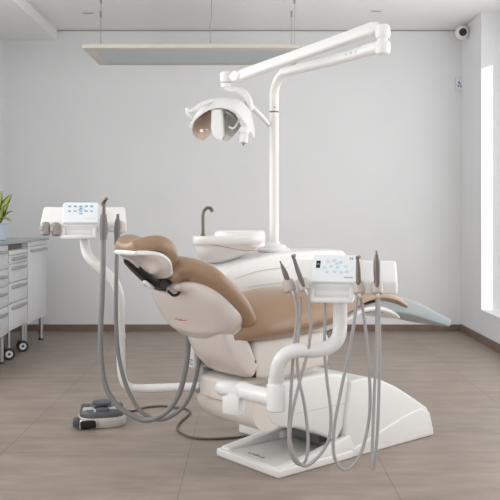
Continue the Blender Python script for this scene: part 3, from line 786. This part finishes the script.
# plant
pc = Vector((-2.0, 6.42, .8935))
pl = thing('potted_plant', pc, 'leafy potted plant with yellow green variegated leaves on the worktop', 'potted plant')
bm = B(); lathe(bm, [(.06, 0), (.066, .004), (.08, .125), (.082, .13), (.074, .13), (.07, .11), (.02, .108)], pc, n=32)
obj('pot', bm, M['pot'], pl, label='pale blue and white pot')
bm = B(); lathe(bm, [(.071, .104), (.04, .115), (.0, .116)], pc, n=24); obj('soil', bm, M['soil'], pl)
bm = B()
uvl = bm.loops.layers.uv.new('UVMap')
def leaf(base, tip, width, droop, side):
    d = tip-base; L = d.length; N = 12
    prev = None
    for i in range(N+1):
        t = i/N
        c = base + d*t + Vector((0, 0, droop*math.sin(PI*t)))
        w = width*(math.sin(PI*min(1, t**.8*.97+.03)))**.8*(1 if t < .98 else .2)
        nrm = side
        row = [bm.verts.new(c + nrm*w*q + Vector((0, 0, -abs(q)*w*.25 + 0))) for q in (-1, -.5, 0, .5, 1)]
        if prev:
            for k in range(4):
                f = bm.faces.new([prev[k], prev[k+1], row[k+1], row[k]])
                us = [(abs(-1+.5*k), t), (abs(-1+.5*(k+1)), t), (abs(-1+.5*(k+1)), t), (abs(-1+.5*k), t)]
                for lp, u in zip(f.loops, us): lp[uvl].uv = u
        prev = row
b0 = pc + Vector((0, 0, .11))
def lf(px_, py_, Y, w, dr, sx=(1, 0, 0), bz=.02):
    leaf(b0 + Vector((random.uniform(-.02, .02), random.uniform(-.02, .02), bz)), at(px_, py_, Y), w, dr, Vector(sx).normalized())
lf(12, 194, 6.4, .034, .03, (.55, .2, -.8)); lf(9, 203, 6.35, .026, .02, (.5, .3, -.8)); lf(13.5, 211, 6.45, .016, .03, (.2, .8, -.3)); lf(12, 222, 6.35, .02, .05, (.3, .8, .2))
lf(9, 221, 6.28, .018, .04, (.3, .8, .2)); lf(2, 190, 6.45, .03, .0, (.8, .5, -.1)); lf(-8, 186, 6.4, .034, .0, (.9, .4, 0)); lf(-22, 194, 6.42, .034, .03, (.5, .3, .8)); lf(-28, 206, 6.4, .03, .04, (.4, .4, .8)); lf(-24, 219, 6.35, .026, .05, (.3, .8, -.2)); lf(3, 207, 6.3, .026, .02, (.7, .3, -.5)); lf(-10, 200, 6.3, .03, .03, (.9, .3, .1)); lf(6, 214, 6.55, .02, .03, (.3, .8, -.3))
obj('foliage', bm, M['leaf'], pl, sharp=180)
bm = B()
for k in range(4): tube(bm, [pc + Vector((0, 0, .1)), pc + Vector((.012*math.cos(k*1.7), .012*math.sin(k*1.7), .16)), pc + Vector((.02*math.cos(k*1.7), .02*math.sin(k*1.7), .2))], .006, n=8)
obj('stem', bm, mat('stem_green', srgb(86, 110, 56), .5), pl)

# ================================================================= pendant light
px0, px1, py0, py1, pz = -1.30, .395, 6.27, 7.0, 2.385
pn = thing('pendant_light', ((px0+px1)/2, (py0+py1)/2, pz), 'flat rectangular pendant panel light hanging from the ceiling near the back wall', 'pendant light')
bm = B()
box(bm, (px0, py0, pz), (px1, py0+.13, pz+.03), bev=.003); box(bm, (px0, py1-.03, pz), (px1, py1, pz+.03), bev=.003)
box(bm, (px0, py0+.13, pz), (px0+.09, py1-.03, pz+.03), bev=.003); box(bm, (px1-.09, py0+.13, pz), (px1, py1-.03, pz+.03), bev=.003)
box(bm, (px0+.01, py0+.01, pz+.02), (px1-.01, py1-.01, pz+.034), bev=.003)
obj('frame', bm, M['beige'], pn)
obj('diffuser', box(B(), (px0+.09, py0+.13, pz+.004), (px1-.09, py1-.03, pz+.014)), M['diff'], pn)
for x, y in ((-1.185, 6.45), (.353, 6.45), (-1.27, 6.9), (.353, 6.9)):
    bm = B(); tube(bm, [Vector((x, y, pz+.03)), Vector((x, y, ZC))], .0022, n=8); lathe(bm, [(.008, 0), (.008, .05), (.004, .055)], Vector((x, y, ZC-.056)), n=12)
    obj('suspension_wire', bm, M['wire'], pn)
bm = B(); tube(bm, [Vector((-.31, 6.45, pz+.03)), Vector((-.318, 6.45, pz+.15)), Vector((-.305, 6.45, pz+.3)), Vector((-.305, 6.45, ZC))], .0035, n=8)
obj('power_cable', bm, M['wire'], pn)
for px_, py_, word in ((88, 12.5, 'left of the pendant light'), (376.5, 10.5, 'right of the lamp elbow')):
    c = at(px_, py_, (ZC-EYE)*F/(CY-py_))
    s_ = thing('ceiling_fitting', c, 'small slim ceiling fitting ' + word, 'ceiling fitting', 'small ceiling fittings')
    obj('plate', box(B(), (c.x-.045, c.y-.02, ZC-.008), (c.x+.045, c.y+.02, ZC), bev=.003), M['pan'], s_)
    obj('slot', box(B(), (c.x-.03, c.y-.006, ZC-.0095), (c.x+.03, c.y+.006, ZC-.007)), M['greyprint'], s_)

# ================================================================= camera and switch on the wall
sc0 = Vector((1.955, 7.40, 2.745))
sec = thing('security_camera', sc0, 'white dome security camera with black lens high in the right corner', 'security camera')
bm = B(); lathe(bm, [(.062, .0), (.062, .025), (.055, .034), (.02, .036)], Vector((XR, 7.40, 2.755)), Vector((-1, -.0, 0)), n=32)
obj('mount', bm, M['cab'], sec)
bd = Vector((1.925, 7.36, 2.745))
bm = B(); t = bmesh.new(); bmesh.ops.create_uvsphere(t, u_segments=32, v_segments=18, radius=.062); merge(bm, t, lambda a, b, c: bd + Vector((a, b, c)))
obj('dome', bm, M['white'], sec)
ld = Vector((-.12, -.95, -.12)).normalized()
bm = B(); lathe(bm, [(.034, .052), (.034, .063), (.029, .066), (.012, .067)], bd, ld, n=28); obj('lens', bm, M['black'], sec)
# wall control
wc0 = at(460, 84, YB-.01)
wc = thing('wall_control', Vector((wc0.x, YB, wc0.z-.06)), 'small white wall control with blue symbols near the right corner', 'wall control')
WX = wc0.x-.005
obj('plate', box(B(), (WX-.035, YB-.016, wc0.z-.058), (WX+.035, YB, wc0.z+.058), bev=.004), M['frame'], wc)
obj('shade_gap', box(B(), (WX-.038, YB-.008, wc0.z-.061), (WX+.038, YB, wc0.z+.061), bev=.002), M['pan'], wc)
for dx, dz, s_ in ((-.006, .012, .009), (-.012, -.02, .008), (.012, -.024, .007), (.004, -.004, .006)):
    obj('symbol', box(B(), (WX+dx-s_, YB-.0172, wc0.z+dz-s_), (WX+dx+s_, YB-.0158, wc0.z+dz+s_), bev=.0006), mat('symbol_blue', srgb(96, 112, 200), .5), wc)

# ================================================================= added unseen blind, its edge trims the sun to a narrow strip
bl = thing('added_sun_blind', (XW-.02, 4.2, 2.5), 'added white blind, out of view, that cuts the sun to a narrow strip', 'blind')
obj('fabric', box(B(), (XW-.022, YN+.03, .36), (XW-.019, 6.8128, 2.54)), M['blind'], bl)
bm = B(); tube(bm, [Vector((XW-.04, YN+.03, 2.56)), Vector((XW-.04, 6.8128, 2.56))], .03, n=18); obj('roller', bm, M['frame'], bl)
bm = B(); box(bm, (XW-.028, YN+.03, .34), (XW-.012, 6.8128, .362), bev=.003); obj('bottom_bar', bm, M['frame'], bl)

# ================================================================= light
def area(name, loc, rot, sx, sy, power, col=(1, 1, 1)):
    l = bpy.data.lights.new(name, 'AREA'); l.shape = 'RECTANGLE'; l.size = sx; l.size_y = sy; l.energy = power; l.color = col
    o = bpy.data.objects.new(name, l); COL.objects.link(o); o.location = loc; o.rotation_euler = rot
    return o
area('window_daylight', (XW-.08, 4.2, 1.5), (0, PI/2, 0), 2.1, 4.7, 58, (.99, .995, 1))
area('left_fill_light', (XL+.035, 3.45, 1.7), (0, -PI/2, 0), 1.6, 4.0, 33, (.99, .995, 1))  # added fill lamp in front of the made-up left window
s = bpy.data.lights.new('sun', 'SUN'); s.energy = 6; s.angle = math.radians(.6); s.color = (1, .98, .95)
so = bpy.data.objects.new('sun', s); COL.objects.link(so)
sd_ = Vector((-2, 1, -.9)).normalized(); so.rotation_euler = sd_.to_track_quat('-Z', 'Y').to_euler(); so.location = (5, 3, 4)
wd = bpy.data.worlds.new('sky'); sc.world = wd; wd.use_nodes = True
nt = wd.node_tree; bg = nt.nodes['Background']
bg.inputs['Color'].default_value = (.97, .98, 1, 1); bg.inputs['Strength'].default_value = 1.1

# ================================================================= camera
cd = bpy.data.cameras.new('camera'); cam = bpy.data.objects.new('camera', cd); COL.objects.link(cam)
cam.location = (0, 0, EYE); cam.rotation_euler = (PI/2, 0, 0)
cd.sensor_width = 36; cd.sensor_fit = 'HORIZONTAL'; cd.lens = 36*F/500
cd.shift_x = 0; cd.shift_y = -(250-CY)/500
cd.clip_start = .05
sc.camera = cam
vs = sc.view_settings
vs.view_transform = 'Standard'; vs.look = 'None'; vs.gamma = 1; vs.exposure = -0.08
vs.use_curve_mapping = False
